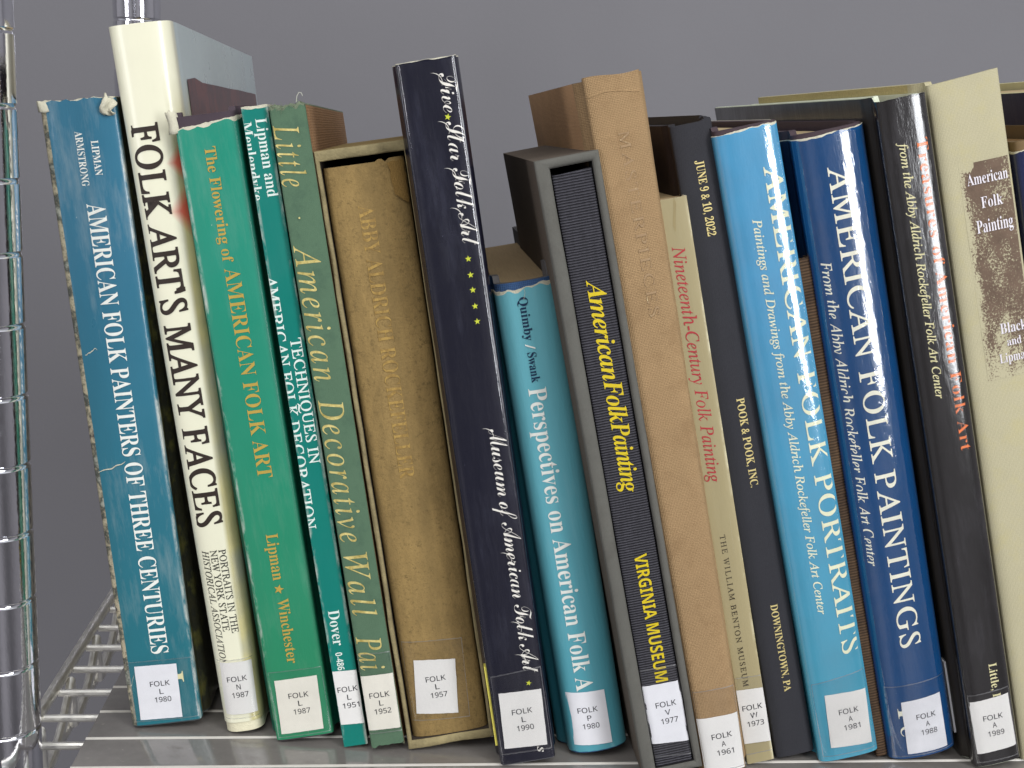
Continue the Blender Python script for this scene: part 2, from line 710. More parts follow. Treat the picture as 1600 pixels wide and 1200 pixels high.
def chrome(name, rough, tint, grime):
    s = NT(name)
    s.bump(s.noise(500, 4, .65, (1, 1, .5)), grime, .0006)
    f = s.noise(80, 4, .6, (1, 1, .3))
    colr = s.ramp(f, [(.3, sh(tint, .82)), (.7, tint)])
    rg = s.ramp(s.noise(220, 4, .7), [(.4, (rough,) * 3), (.75, (rough * 2.4,) * 3)])
    return s.fin(colr, rg, .5, 0, .1, 1)


CHROME = chrome('polished_chrome', .05, (.90, .90, .95, 1), .09)
WIRE = chrome('dull_nickel_wire', .30, (.92, .90, .84, 1), .1)

rack = thing('wire_shelving_rack', 'chrome wire shelving rack with grooved round posts that carries the books', 'shelving rack', (0, 0, 0))


def post_profile(z0):
    pr = []
    r = .0127
    z = z0 - 22 * .0254
    while z < z0 + 14 * .0254:
        pr += [(r, z + .0011), (r, z + .0127), (r, z + .0243), (r - .00035, z + .02465), (r - .0006, z + .0250), (r - .0006, z + .0256), (r - .00035, z + .02615), (r, z + .0265)]
        z += .0254
    return pr


for x, y, z0 in ((-.14845, .4885, .2651), (-.14845, .7717, .2640)):
    bm = bmesh.new()
    add_lathe(bm, post_profile(z0), x, y)
    link('post', bm, CHROME, rack, ang=40)
    bm = bmesh.new()                                        # cone sleeve under each corner of the shelf
    add_lathe(bm, [(.0129, -.060), (.0162, -.060), (.0166, -.058), (.0152, -.022), (.0145, -.020), (.0129, -.020)], x, y, 40)
    link('corner_collar', bm, WIRE, rack, ang=40)

bm = bmesh.new()                                            # end truss: top rod, bottom rod and the snaking rod between them
add_tube(bm, [(-.1478, .478, -.004), (-.1490, .765, -.004)], .0026, 12)
link('side_rod', bm, WIRE, rack)
bm = bmesh.new()
add_tube(bm, [(-.1478, .478, -.0300), (-.1490, .765, -.0300)], .0026, 12)
link('side_rod', bm, WIRE, rack)
bm = bmesh.new()
zz = []
y = .470
while y < .76:                                              # straight drop, then a slant back up to the next drop
    for q in range(5):
        zz.append((-.1446, y + .003 * q / 4, -.0062 - .021 * q / 4))
    for q in range(1, 12):
        t_ = q / 12
        zz.append((-.1446, y + .003 + .047 * t_, -.0272 + .021 * t_ ** 2.2))
    y += .050
add_tube(bm, zz, .0021, 10)
link('truss_wire', bm, WIRE, rack)

bm = bmesh.new()
add_tube(bm, [(0, 0, 0), (.62, 0, 0)], .00165, 10)
w0 = link('shelf_wire', bm, WIRE, rack)
w0.location = (-.1462, .4793, -.0052)
for k in range(1, 12):
    c = w0.copy()
    COL.objects.link(c)
    c.parent = rack
    c.location = (-.1462, .4793 + .02537 * k, -.0052)
for y_ in (.463, .7645):
    for z_ in (-.006, -.03):
        bm = bmesh.new()
        add_tube(bm, [(-.147, y_, z_), (.47, y_, z_)], .0028, 12)
        link('long_rod', bm, WIRE, rack)


def liner_mat():
    s = NT('grey_translucent_liner')
    c = lin((126, 122, 118))
    colr = s.ramp(s.noise(24, 7, .7), [(.3, sh(c, .74)), (.7, sh(c, 1.14))])
    colr = s.mix(s.ramp(s.noise(300, 5, .75), [(.62, (0, 0, 0)), (.74, (.35,) * 3)]), colr, lin((176, 170, 160)))
    s.bump(s.noise(60, 5, .6), .08, .002)
    rg = s.ramp(s.noise(35, 5, .65), [(.35, (.06,) * 3), (.7, (.20,) * 3)])
    s.b.inputs['Alpha'].default_value = .9
    return s.fin(colr, rg, .9, .5, .05)


LINER = liner_mat()
liner = thing('shelf_liner', 'glossy grey plastic sheet lying on the shelf wires under the books', 'shelf liner', (0, 0, 0))
bm = bmesh.new()
add_box(bm, -.1226, .46, .4655, .755, -.0034, -.0008, .0007)
link('sheet', bm, LINER, liner)
WIRE_LINE = solid('pale_wire_line', (196, 192, 184), .3, .06, 90, .05)  # added pale rods standing in for shelf wires showing through the liner
y_ = .4768
bm0 = bmesh.new()
add_tube(bm0, [(0, 0, 0), (.58, 0, 0)], .00075, 8)
rd = link('wire_seen_through', bm0, WIRE_LINE, liner)
rd.location = (-.1222, y_, -.0009)
for k in range(1, 11):
    c = rd.copy()
    COL.objects.link(c)
    c.parent = liner
    c.location = (-.1222, y_ + .0247 * k, -.0009)
# ------------------------------------------------------------------ the books, left to right
def place(name, label, cat, X, Y, lean):
    return thing(name, label, cat, (X, Y, .0), lean, ROW)


# teal hardback
bk = place('book', 'teal hardback at the left end of the row, with white condensed lettering', 'book', -.1057, .5098, .1133)
S = Surf(.0264, .0264, .2433, .0022, 5)
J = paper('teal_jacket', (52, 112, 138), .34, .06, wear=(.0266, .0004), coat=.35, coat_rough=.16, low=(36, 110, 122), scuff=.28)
A1 = art('teal_jacket_picture', [(48, 46, 50), (168, 170, 156), (70, 74, 68), (186, 176, 148), (54, 48, 54), (150, 156, 150)], 70)
A2 = art('teal_jacket_picture_dark', [(22, 24, 20), (46, 46, 28), (30, 34, 30), (84, 84, 40), (70, 40, 32)], 70)
shell('dust_jacket', S, .215, .0004, [J, A1, A2, TORN], bk, lift=.0004, top=ragged(.2433, .0006, 300, 1), band=strip(0, -.0003, .0007, 500, 4), flare=.0022, groove=.0013, seed=1, z0=.0006, split=.0019)
shell('cover', S, .213, .0022, [solid('buckram_boards', (70, 80, 84))] * 4, bk, top=lambda u, p: .2424, flare=.0022, groove=.0013, seed=1)
page_block(S, .205, .003, bk)
W1 = ink('white_ink', (232, 234, 226))
put_text(S, bk, 'LIPMAN', 'bold', .2281, .0126, .0161, .0187, W1, lift=.0006)
put_text(S, bk, 'ARMSTRONG', 'bold', .2318, .0198, .0108, .0134, W1, lift=.0006)
put_text(S, bk, 'AMERICAN FOLK PAINTERS OF THREE CENTURIES', 'bold', .2055, .1758, .0113, .0179, W1, lift=.0006)
put_text(S, bk, 'L', 'bold', .0215, .008, .0130, .0222, ink('cream_ink', (228, 222, 176)), lift=.0006)
sticker(S, bk, [(3.9, 25.4), (20.2, 24.9), (19.7, 2.4), (3.4, 2.9)], ['FOLK', 'L', '1980'], (12.8, 17.4), [(1.5, 27.5), (26.2, 27), (26.2, 1.8), (1.0, 2.2)], lift=.0007)
line_strip(S, bk, wavy((.0012, .1045), (.0118, .1075), .0012, 3), .0005, TORN, lift=.0006)
line_strip(S, bk, wavy((.0028, .1500), (.0075, .1520), .0016, 8), .0004, TORN, lift=.0006)
line_strip(S, bk, wavy((.0005, .0150), (.0035, .0225), .003, 12), .0005, TORN, lift=.00065)
# curled torn corner at the head
bm = bmesh.new()
for j in range(7):
    pass
rows_ = []
for j in range(7):
    a = j / 6
    rows_.append([bm.verts.new((.0222 + .0040 * i / 6 - .0012 * math.sin(a * 5) + .0006 * noise.noise((i * .9, a * 3, 2)),
                                -.0010 - .0012 * math.sin(a * math.pi) - .0008 * math.sin(i * 1.1),
                                .2366 + .0080 * a - .0035 * (i / 6) * a + .0012 * noise.noise((i * .7, a * 4, 5)))) for i in range(7)])
for j in range(6):
    for i in range(6):
        bm.faces.new((rows_[j][i], rows_[j][i + 1], rows_[j + 1][i + 1], rows_[j + 1][i]))
o = link('torn_flap', bm, TORN, bk, ang=80)
sm = o.modifiers.new('thickness', 'SOLIDIFY')
sm.thickness = .0004
bm = bmesh.new()
rows_ = []
for j in range(5):
    a = j / 4
    rows_.append([bm.verts.new((-.0009 + .0048 * i / 5, -.0006 - .0009 * math.sin(i * .9 + a), .2396 + .0040 * a + .0009 * noise.noise((i * .8, a * 3, 1)))) for i in range(6)])
for j in range(4):
    for i in range(5):
        bm.faces.new((rows_[j][i], rows_[j][i + 1], rows_[j + 1][i + 1], rows_[j + 1][i]))
o = link('torn_flap', bm, TORN, bk, ang=80)
sm = o.modifiers.new('thickness', 'SOLIDIFY')
sm.thickness = .0004

# tall cream book
bk = place('book', 'tallest cream book with large dark brown lettering, second in the row from the chrome post', 'book', -.0689, .5036, .1427)
S = Surf(.0150, .0214, .2714, .0066, 2.6)


def cream_jacket():
    s = NT('cream_jacket')
    x, y_, z = s.xyz()
    c = lin((236, 234, 208))
    colr = s.ramp(s.noise(20, 5, .6), [(.3, sh(c, .95)), (.7, sh(c, 1.03))])
    # printed ochre and red picture edge, with hinge shade mixed into the tone
    bz = s.math('MINIMUM', s.math('MAXIMUM', s.math('DIVIDE', s.math('SUBTRACT', y_, .0072), .004), 0.0), 1.0)
    right = s.math('GREATER_THAN', x, .009)
    colr = s.mix(s.math('MULTIPLY', bz, right), colr, lin((192, 206, 208)))  # cool light on the front cover painted in past the hinge
    lim = s.math('ADD', .0098, s.math('MULTIPLY', z, .024))
    k = s.math('DIVIDE', s.math('SUBTRACT', x, lim), .0016)
    below = s.ramp(s.math('ADD', z, s.math('MULTIPLY', s.noise(40, 3), .02)), [(.232, (1, 1, 1)), (.262, (0, 0, 0))])
    zc = s.math('MULTIPLY', s.math('MINIMUM', s.math('MAXIMUM', k, 0.0), 1.0), below)
    tone = s.ramp(s.noise(34, 3, .6, (1, 1, .55)), [(.3, lin((150, 148, 120))), (.5, lin((205, 196, 140))), (.62, lin((176, 176, 156))), (.75, lin((120, 118, 104)))])
    colr = s.mix(zc, colr, tone)
    for zz_, r_ in ((.2215, .0075), (.2040, .0105)):
        dz = s.math('ABSOLUTE', s.math('SUBTRACT', z, zz_))
        dx = s.math('ABSOLUTE', s.math('SUBTRACT', x, .0182))
        rr = s.math('ADD', s.math('MULTIPLY', dz, 1.0), s.math('MULTIPLY', dx, 1.4))
        kk = s.ramp(s.math('DIVIDE', rr, r_), [(.35, (.85,) * 3), (1.0, (0, 0, 0))])
        colr = s.mix(kk, colr, lin((216, 70, 56)))
    s.bump(s.noise(50, 4, .6, (1, 1, .2)), .1, .002)
    return s.fin(colr, .3, .5, .4, .12)


CJ = cream_jacket()
BLUEGREY = paper('pale_cool_lit_board', (192, 206, 208), .3, .04, coat=.4, coat_rough=.15, wrinkle=.05, wearcol=(198, 210, 212))  # bluish cast of the light on this side put into the board colour
shell('dust_jacket', S, .250, .0005, [CJ, CJ, BLUEGREY, TORN], bk, lift=.0004, flare=.0003, groove=.0001, seed=2, z0=.004, wob=.0001, wrap=.0142)
shell('cover', S, .248, .0022, [solid('cream_buckram', (226, 220, 190), .8, .06, 200, .5)] * 4, bk, top=lambda u, p: .2706, flare=.0003, groove=.0001, seed=2)
page_block(S, .240, .003, bk)
# maroon picture printed on the front board
MAROON = art('maroon_picture', [(52, 22, 24), (92, 36, 32), (70, 28, 30), (104, 44, 36), (58, 26, 34)], 38)
bm = bmesh.new()
g = []
N1, N2 = 12, 8
for i in range(N1 + 1):
    r_ = []
    for j in range(N2 + 1):
        d = .0145 + (.2425 - .0145) * i / N1
        zt = .2525 if i in (1, ) else .2512
        z = .10 + (zt - .10) * j / N2 + (.0006 * noise.noise((i * 1.3, 4, 4)) if j == N2 else 0)
        r_.append(bm.verts.new((S.W(z) + .0010, d + S.b, z)))
    g.append(r_)
for i in range(N1):
    for j in range(N2):
        bm.faces.new((g[i][j], g[i + 1][j], g[i + 1][j + 1], g[i][j + 1]))
link('cover_picture', bm, MAROON, bk, ang=30)
DB = ink('dark_brown_ink', (50, 40, 34))
put_text(S, bk, "FOLK ART'S MANY FACES", 'roman', .2366, .1520, .0024, .0120, DB, lift=.0006, offs=.022)
BK = ink('black_ink', (40, 40, 40))
put_text(S, bk, 'PORTRAITS IN THE', 'roman', .0750, .0340, .0090, .0116, BK, lift=.0006, offs=.006)
put_text(S, bk, 'NEW YORK STATE', 'roman', .0751, .0330, .0057, .0083, BK, lift=.0006, offs=.006)
put_text(S, bk, 'HISTORICAL ASSOCIATION', 'italic', .0752, .0470, .0025, .0050, BK, lift=.0006, offs=.006, clip=[('v', .0297, None)])
sticker(S, bk, [(2.2, 29.4), (15.2, 28.8), (14.4, 7.2), (1.2, 7.7)], ['FOLK', 'N', '1987'], (7.9, 22.2), [(.4, 30.5), (15.6, 30.2), (14.9, 5.5), (.4, 5.8)], lift=.0007)

# green hardback
bk = place('book', 'bright green hardback with gold lettering and a torn white jacket edge at its head', 'book', -.0478, .4961, .1483)
S = Surf(.0215, .0215, .2398, .0022, 4.5)
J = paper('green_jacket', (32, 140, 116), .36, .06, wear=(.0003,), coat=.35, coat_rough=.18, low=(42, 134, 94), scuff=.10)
JD = paper('green_jacket_shaded', (12, 96, 76), .4, .06, coat=.3)  # darker copy of the jacket green: dim cover sides painted into the colour
shell('dust_jacket', S, .215, .0004, [J, JD, JD, TORN], bk, lift=.0004, top=ragged(.2372, .0009, 180, 11, .0026, .0215), band=strip(0, .0004, .0019, 260, 6), flare=.0026, groove=.0012, seed=3, z0=.0006)
shell('cover', S, .213, .0024, [solid('purple_brown_boards', (70, 58, 66), .75, .1)] * 4, bk, top=lambda u, p: .2402 if p == 's' else .2418, flare=.0026, groove=.0012, seed=3)
page_block(S, .205, .003, bk)
G1 = ink('gold_ink', (186, 158, 74), .45)
put_text(S, bk, 'The Flowering of', 'bold', .2287, .0416, .0089, .0128, G1, lift=.0006)
put_text(S, bk, 'AMERICAN FOLK ART', 'bold', .1848, .0792, .0089, .0144, G1, lift=.0006, offs=-.004)
put_text(S, bk, 'Lipman', 'bold', .0836, .0183, .0083, .0127, G1, lift=.0006)
star(S, bk, .0099, .0616, .0020, G1)
put_text(S, bk, 'Winchester', 'bold', .0576, .0262, .0086, .0128, G1, lift=.0006)
sticker(S, bk, [(2.5, 25.2), (18.9, 25.2), (18.4, 3.0), (2.0, 3.0)], ['FOLK', 'L', '1987'], (10.8, 18.2), [(.5, 29), (21.2, 28.6), (21.2, 1.5), (.5, 1.6)], lift=.0007)
line_strip(S, bk, [(.0121, .0012), (.0123, .0024), (.0121, .0036)], .0004, TORN, lift=.0006)
bm = bmesh.new()                                             # white curl of the torn jacket on the left corner
rows_ = []
for j in range(7):
    a = j / 6
    rows_.append([bm.verts.new((-.0030 + .0042 * i / 5 + .0004 * math.sin(a * 4), .0012 - .0018 * math.sin(i / 5 * 3.1) * (1 - .4 * a), .2345 + .0078 * a + .0010 * noise.noise((i * .7, a * 3, 3)))) for i in range(6)])
for j in range(6):
    for i in range(5):
        bm.faces.new((rows_[j][i], rows_[j][i + 1], rows_[j + 1][i + 1], rows_[j + 1][i]))
o = link('torn_flap', bm, TORN, bk, ang=80)
sm = o.modifiers.new('thickness', 'SOLIDIFY')
sm.thickness = .0005

# thin teal paperback
bk = place('paperback_book', 'thin dark teal paperback squeezed between the bright green and the sage green book', 'book', -.0220, .4909, .1531)
S = Surf(.0094, .0094, .2444, .0006, 6)
J = paper('dark_teal_card', (8, 122, 110), .35, .07, wear=(.0002, .0092), coat=.35, coat_rough=.15)
shell('cover', S, .200, .0005, [J, J, J, TORN], bk, top=ragged(.2446, .0003, 300, 2), band=strip(0, .0001, .0011, 300, 3), flare=.0001, groove=.0002, seed=4)
page_block(S, .199, .0007, bk, top=.0006, bot=.0006, front=.0002)
WT = ink('pale_ink', (222, 234, 226))
lim = [('u', .0002, .0093)]
put_text(S, bk, 'Lipman and', 'thin', .2400, .0276, .0044, .0083, WT, clip=lim, offs=-.004)
put_text(S, bk, 'Meulendyke', 'thin', .2393, .0276, -.0010, .0028, WT, clip=lim, offs=-.004)
put_text(S, bk, 'TECHNIQUES IN', 'roman', .1609, .0475, .0043, .0082, WT, clip=lim, offs=.012)
put_text(S, bk, 'AMERICAN FOLK DECORATION', 'roman', .1848, .0962, -.0013, .0028, WT, clip=lim, offs=.012)
put_text(S, bk, 'Dover', 'thin', .0557, .0142, .0022, .0063, WT, offs=-.004)
put_text(S, bk, '0-486', 'sansb', .0387, .0072, .0024, .0050, WT)
sticker(S, bk, [(.2, 31.4), (9.3, 30.8), (9.3, 8.8), (.3, 9.4)], ['FOLK', 'L', '1951'], (4.9, 23.6), lift=.0003)
# sage green cloth book
bk = place('book', 'sage green cloth book with tall gold script, frayed at its head, beside the brown slipcase', 'book', -.0111, .4874, .1562)
S = Surf(.0127, .0127, .2451, .0012, 4)
J = cloth('sage_cloth', (88, 116, 92), .0004, .10, .25, .8, stain=(66, 92, 76))
JB = cloth('tan_cloth_board', (150, 116, 84), .0010, .08, .4, .85)
FRAY = solid('frayed_cloth', (120, 132, 108), .9, .25, 400, .8)
shell('cover', S, .266, .0018, [J, J, JB, FRAY], bk, top=lambda u, p: .2451 + (.0010 * noise.noise((u * 700, 3, 3)) if p == 's' else -.0004), bot=lambda u: .0016 + .0012 * noise.noise((u * 420, 9, 1)) if 0 < u < .0127 else .0004, band=strip(0, .0002, .0016, 500, 8), flare=.0004, groove=.0005, seed=5)
page_block(S, .258, .002, bk)
bm = bmesh.new()
for k in range(26):                                          # loose threads at the head
    u = .0005 + .0125 * random.random()
    p = Vector((u, S.d(u, .24) + .0004 * random.random(), .2440))
    pts = [p]
    dr = Vector((random.uniform(-.6, .6), random.uniform(-.5, .1), random.uniform(.3, 1)))
    for q in range(4):
        dr = (dr + Vector((random.uniform(-.5, .5), random.uniform(-.3, .3), random.uniform(-.5, .2)))).normalized()
        pts.append(pts[-1] + dr * random.uniform(.0003, .0009))
    add_tube(bm, pts, .00006, 4)
lf = link('frayed_threads', bm, FRAY, bk)
lf['kind'] = 'stuff'
bm = bmesh.new()
add_tube(bm, [(.0098, .0002, .2455), (.0104, -.0002, .2476), (.0113, -.0004, .2487), (.0121, -.0002, .2484), (.0123, 0, .2474)], .00013, 6)
link('loose_thread', bm, solid('pale_thread', (196, 198, 182)), bk)
GO = NT('gold_foil')
GO.bump(GO.noise(600, 3), .3, .0005)
GO = GO.fin(GO.ramp(GO.noise(260, 4, .7), [(.35, lin((176, 158, 84))), (.65, lin((240, 224, 148)))]), .4, .5, 0, .1, .25)
put_text(S, bk, 'Little', 'italic', .2384, .0218, .0004, .0092, GO, offs=.000, space=1.25)
star(S, bk, .0046, .2055, .0005, GO)
put_text(S, bk, 'American', 'italic', .1960, .0500, .0008, .0096, GO, offs=.000, space=1.2)
put_text(S, bk, 'Decorative', 'italic', .1390, .0550, .0008, .0097, GO, offs=.000, space=1.2)
put_text(S, bk, 'Wall', 'italic', .0795, .0250, .0010, .0098, GO, offs=.000, space=1.2)
put_text(S, bk, 'Pai', 'italic', .0466, .0138, .0007, .0100, GO, offs=.000, space=1.1)
sticker(S, bk, [(.15, 30.8), (12.5, 30.4), (12.3, 8.0), (.1, 8.5)], ['FOLK', 'L', '1952'], (6.2, 22.5), [(.1, 40), (12.6, 39.4), (12.6, 6.6), (.1, 7)], lift=.0003)


# ---------------------------------------------------------------- slipcases: open-fronted boxes
def slipcase(parent, w, h, D, l, r, top, bot, mats, bev=.0007, wob=.0003, seed=0, name='case_shell'):
    """five walls, hollow; mats = outside, front rim, inside"""
    bm = bmesh.new()
    prof = []
    nz = 18

    def loop(x0, x1, z0, z1, y, amp):
        vs = []
        pts = []
        for k in range(nz):
            pts.append((x0, z0 + (z1 - z0) * k / nz))
        for k in range(8):
            pts.append((x0 + (x1 - x0) * k / 8, z1))
        for k in range(nz):
            pts.append((x1, z1 + (z0 - z1) * k / nz))
        for k in range(8):
            pts.append((x1 + (x0 - x1) * k / 8, z0))
        for x, z in pts:
            q = amp * noise.noise((x * 90 + seed, z * 70, 3.3))
            vs.append(bm.verts.new((x + q * (1 if amp else 0), y + q * .8, z + q * .6)))
        return vs

    b = bev
    loops = [loop(0, w, 0, h, D, 0), loop(0, w, 0, h, b * 1.6, 0), loop(b * .3, w - b * .3, b * .3, h - b * .3, b * .5, wob), loop(b, w - b, b, h - b, 0, wob),
             loop(max(l - b, b * 1.1), w - max(r - b, b * 1.1), max(bot - b, b * 1.1), h - max(top - b, b * 1.1), 0, wob), loop(l, w - r, bot, h - top, b, wob * .5), loop(l, w - r, bot, h - top, D - .002, 0)]
    n_ = len(loops[0])
    for i in range(len(loops) - 1):
        for k in range(n_):
            f = bm.faces.new((loops[i][k], loops[i][(k + 1) % n_], loops[i + 1][(k + 1) % n_], loops[i + 1][k]))
            f.material_index = 0 if i < 1 else (2 if i == 5 else 1)
    bm.faces.new(loops[0]).material_index = 0
    bm.faces.new(loops[-1]).material_index = 2
    return link(name, bm, mats, parent, ang=50)


DARKIN = solid('dark_case_lining', (52, 44, 36), .9)
cs = place('slipcase', 'worn golden brown slipcase with a frayed pale rim, open towards the viewer', 'slipcase', .0031, .4885, .161)
RIM = solid('worn_rim_paper', (142, 130, 94), .8, .32, 120, .6)
GOLDCASE = cloth('golden_case_cloth', (146, 124, 80), .0005, .16, .3, .85, stain=(110, 100, 58))
slipcase(cs, .0336, .2300, .226, .0017, .0017, .0038, .0034, [GOLDCASE, RIM, DARKIN], .0005, .0008, 2)
bk = place('book', 'golden brown velvety cloth book inside the worn slipcase, with faint stamped lettering', 'book', .0031, .4885, .161)
bk.matrix_world = Matrix.Translation((.0031, .4885, 0)) @ Matrix.Rotation(-.161, 4, 'Y') @ Matrix.Translation((.0021, .0012, .0036))
S = Surf(.0294, .0294, .2200, .0042, 3.0)


def velvet():
    s = NT('golden_velvet')
    c = lin((148, 123, 76))
    f = s.noise(34, 8, .8, (1.5, 1, .5))
    colr = s.ramp(f, [(.30, sh(c, .58)), (.5, sh(c, .95)), (.68, sh(c, 1.28))])
    x = s.xyz()[0]
    d = s.math('ABSOLUTE', s.math('SUBTRACT', x, .0165))       # darker band painted in for the shading of the convex spine
    k = s.math('MAXIMUM', s.math('SUBTRACT', 1.0, s.math('DIVIDE', d, .0055)), 0.0)
    k = s.math('MULTIPLY', k, s.ramp(s.noise(60, 5, .7, (1, 1, .25)), [(.35, (.1,) * 3), (.65, (.8,) * 3)]))
    colr = s.mix(k, colr, sh(c, .62))
    colr = s.mix(s.ramp(s.noise(330, 4, .8), [(.56, (0, 0, 0)), (.68, (.7,) * 3)]), colr, sh(c, .45))
    colr = s.mix(s.ramp(s.noise(900, 3, .7), [(.3, (.75,) * 3), (.45, (0, 0, 0))]), colr, sh(c, .6))
    s.bump(s.noise(700, 4, .8), .6, .0006)
    return s.fin(colr, .8, .3)


V = velvet()
shell('cover', S, .212, .002, [V, V, V, DARKIN], bk, top=lambda u, p: .2200 + (.0008 if u > .02 else 0) - .0012 * math.exp(-((u - .0225) / .0008) ** 2), flare=.0002, groove=.0003, seed=6, wob=.0003)
page_block(S, .205, .003, bk, PAGES_TAN)
FAINT = ink('worn_gilt', (178, 146, 80), .5, .1, .95, (146, 117, 64))
put_text(S, bk, 'ABBY ALDRICH ROCKEFELLER', 'bold', .2052, .1020, .0105, .0160, FAINT, offs=-.006)
# torn seam of the paper lining near the head, on the right
patch(S, bk, [(.0232, .2192), (.0290, .2198), (.0288, .2040), (.0242, .2075)], cloth('torn_lining', (146, 116, 64), .0005, .14, .4), .0008, 'torn_flap', 8, 8, .0006)
sticker(S, bk, [(4.9, 31.7), (20.7, 30.0), (18.9, 7.9), (2.9, 9.8)], ['FOLK', 'L', '1957'], (12.2, 23.2), None, lift=.0004)
patch(S, bk, [(.0012, .0398), (.0244, .0382), (.0232, .0056), (.0008, .0070)], [TAPE, TAPE_EDGE], .0007, 'clear_tape', 20, 8, .0003, .014)

# navy book
bk = place('book', 'tall narrow navy hardback with white script lettering and small yellow stars', 'book', .0382, .4740, .1652)
S = Surf(.0202, .0202, .2615, .0024, 6)
J = paper('navy_jacket', (19, 20, 36), .24, .12, coat=.55, coat_rough=.14, wrinkle=.35, wearcol=(90, 92, 110), scuff=.3)
shell('dust_jacket', S, .215, .0004, [J, J, J, TORN], bk, lift=.0004, top=ragged(.2613, .0003, 250, 21, .0004, .02), band=strip(0, .0001, .0004, 300, 2), flare=.0012, groove=.0012, seed=7, z0=.0006)
shell('cover', S, .213, .0022, [solid('grey_boards', (80, 80, 84))] * 4, bk, top=lambda u, p: .2606, flare=.0012, groove=.0012, seed=7)
page_block(S, .205, .003, bk)
SW = ink('script_white', (236, 232, 222))
YE = ink('yellow_ink', (206, 214, 60))
put_text(S, bk, 'Five', 'script', .2560, .0134, .0136, .0198, SW, lift=.0006, space=.86)
for v_, a_ in ((.2560, 1), (.2396, 1), (.2236, 1), (.2098, 1), (.1302, .9), (.0830, 1), (.0560, 1), (.0430, 1)):   # swash of each capital
    bm = bmesh.new()
    prev = None
    for k in range(15):
        t_ = k / 14
        ang = 2.6 - 3.4 * t_
        u_ = .0124 + .0016 * math.cos(ang) + .0008 * t_
        z_ = v_ - .0002 - .0030 * t_ + .0012 * math.sin(ang)
        wd = .00014 + .00016 * math.sin(math.pi * min(1, t_ * 1.4))
        A_ = bm.verts.new((u_, S.d(u_, z_) - .0006, z_))
        u_ += wd
        B_ = bm.verts.new((u_, S.d(u_, z_) - .0006, z_ + wd * .3))
        if prev:
            bm.faces.new((prev[0], A_, B_, prev[1]))
        prev = (A_, B_)
    link('swash', bm, SW, bk, smooth=False)
star(S, bk, .0148, .2412, .0012, YE)
put_text(S, bk, 'Star Folk Art', 'script', .2396, .0432, .0136, .0198, SW, lift=.0006, space=.86)
for v_ in (.1919, .1862, .1808, .1750, .1695):
    star(S, bk, .0148, v_, .0012, YE, rot=.3)
put_text(S, bk, 'Museum of American Folk Art', 'script', .1300, .0945, .0131, .0192, SW, lift=.0006, space=.86)
star(S, bk, .0145, .0316, .0011, YE)
put_text(S, bk, 's', 'italic', .0058, .0024, .0142, .0175, SW, lift=.0006)
sticker(S, bk, [(2.7, 29.3), (18.8, 28.6), (18.2, 6.0), (2.0, 7.0)], ['FOLK', 'L', '1990'], (10.5, 21.0), [(.6, 36.5), (19.8, 37.6), (19.8, 4.2), (.6, 4.6)], lift=.0007)
mylar(S, bk, .001, .2605, mat=FILM_THIN)
bm = bmesh.new()                                             # yellow strip pasted on the left board next to the spine
add_box(bm, -.0012, -.0004, S.b - .0012, S.b + .0020, .008, .040)
link('yellow_strip', bm, solid('yellow_paper', (214, 204, 92)), bk)

# light teal book
bk = place('book', 'short light teal hardback with torn head and white title beside the grey slipcase', 'book', .0622 + .0034 * math.cos(.1874), .4805, .1874)
bk.location.z = .0034 * math.sin(.1874)
S = Surf(.0219, .0219, .1844, .0062, 2.2)
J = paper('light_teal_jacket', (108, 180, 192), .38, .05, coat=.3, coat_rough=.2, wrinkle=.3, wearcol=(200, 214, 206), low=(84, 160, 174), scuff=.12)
J2 = paper('light_teal_jacket_shaded', (52, 124, 140), .4, .06, coat=.2)  # same jacket with the shadow at the joint painted in as darker teal
BC = cloth('blue_cloth', (62, 92, 134), .0007, .12, .4)
shell('dust_jacket', S, .170, .0004, [J, J2, J2, TORN], bk, lift=.0004, top=ragged(.1822, .0011, 210, 31, .0014, .022), band=strip(0, .0002, .0015, 240, 5), flare=.0010, groove=.0016, seed=8, flare_l=.0036, z0=.0004, bot=lambda u: .0006 + .0006 * noise.noise((u * 330, 4, 4)))
shell('cover', S, .170, .0024, [BC, BC, solid('grey_board', (84, 82, 82)), bpy.data.materials['grey_board']], bk, top=lambda u, p: .1842 if p == 's' else (.1868 if p == 'l' else .1892), flare=.0010, groove=.0016, seed=8, flare_l=.0036)
page_block(S, .164, .0010, bk, pages('beige_page_edges', (178, 154, 118)), top=.0016)
put_text(S, bk, 'Quimby', 'bold', .1786, .0160, .0077, .0108, ink('navy_ink', (16, 44, 76)), lift=.0006)
put_text(S, bk, '/', 'plain', .1614, .0022, .0074, .0108, W1, lift=.0006)
put_text(S, bk, 'Swank', 'bold', .1582, .0112, .0077, .0108, bpy.data.materials['navy_ink'], lift=.0006)
put_text(S, bk, 'Perspectives on American Folk A', 'bold', .1449, .1192, .0059, .0124, W1, lift=.0006, offs=-.002)
sticker(S, bk, [(.4, 25.6), (16.3, 24.8), (16.3, 2.8), (.8, 3.8)], ['FOLK', 'P', '1980'], (8.8, 17.8), lift=.0007)
line_strip(S, bk, [(.0094, .1775), (.0103, .1800), (.0100, .1822)], .0005, TORN, lift=.0007)

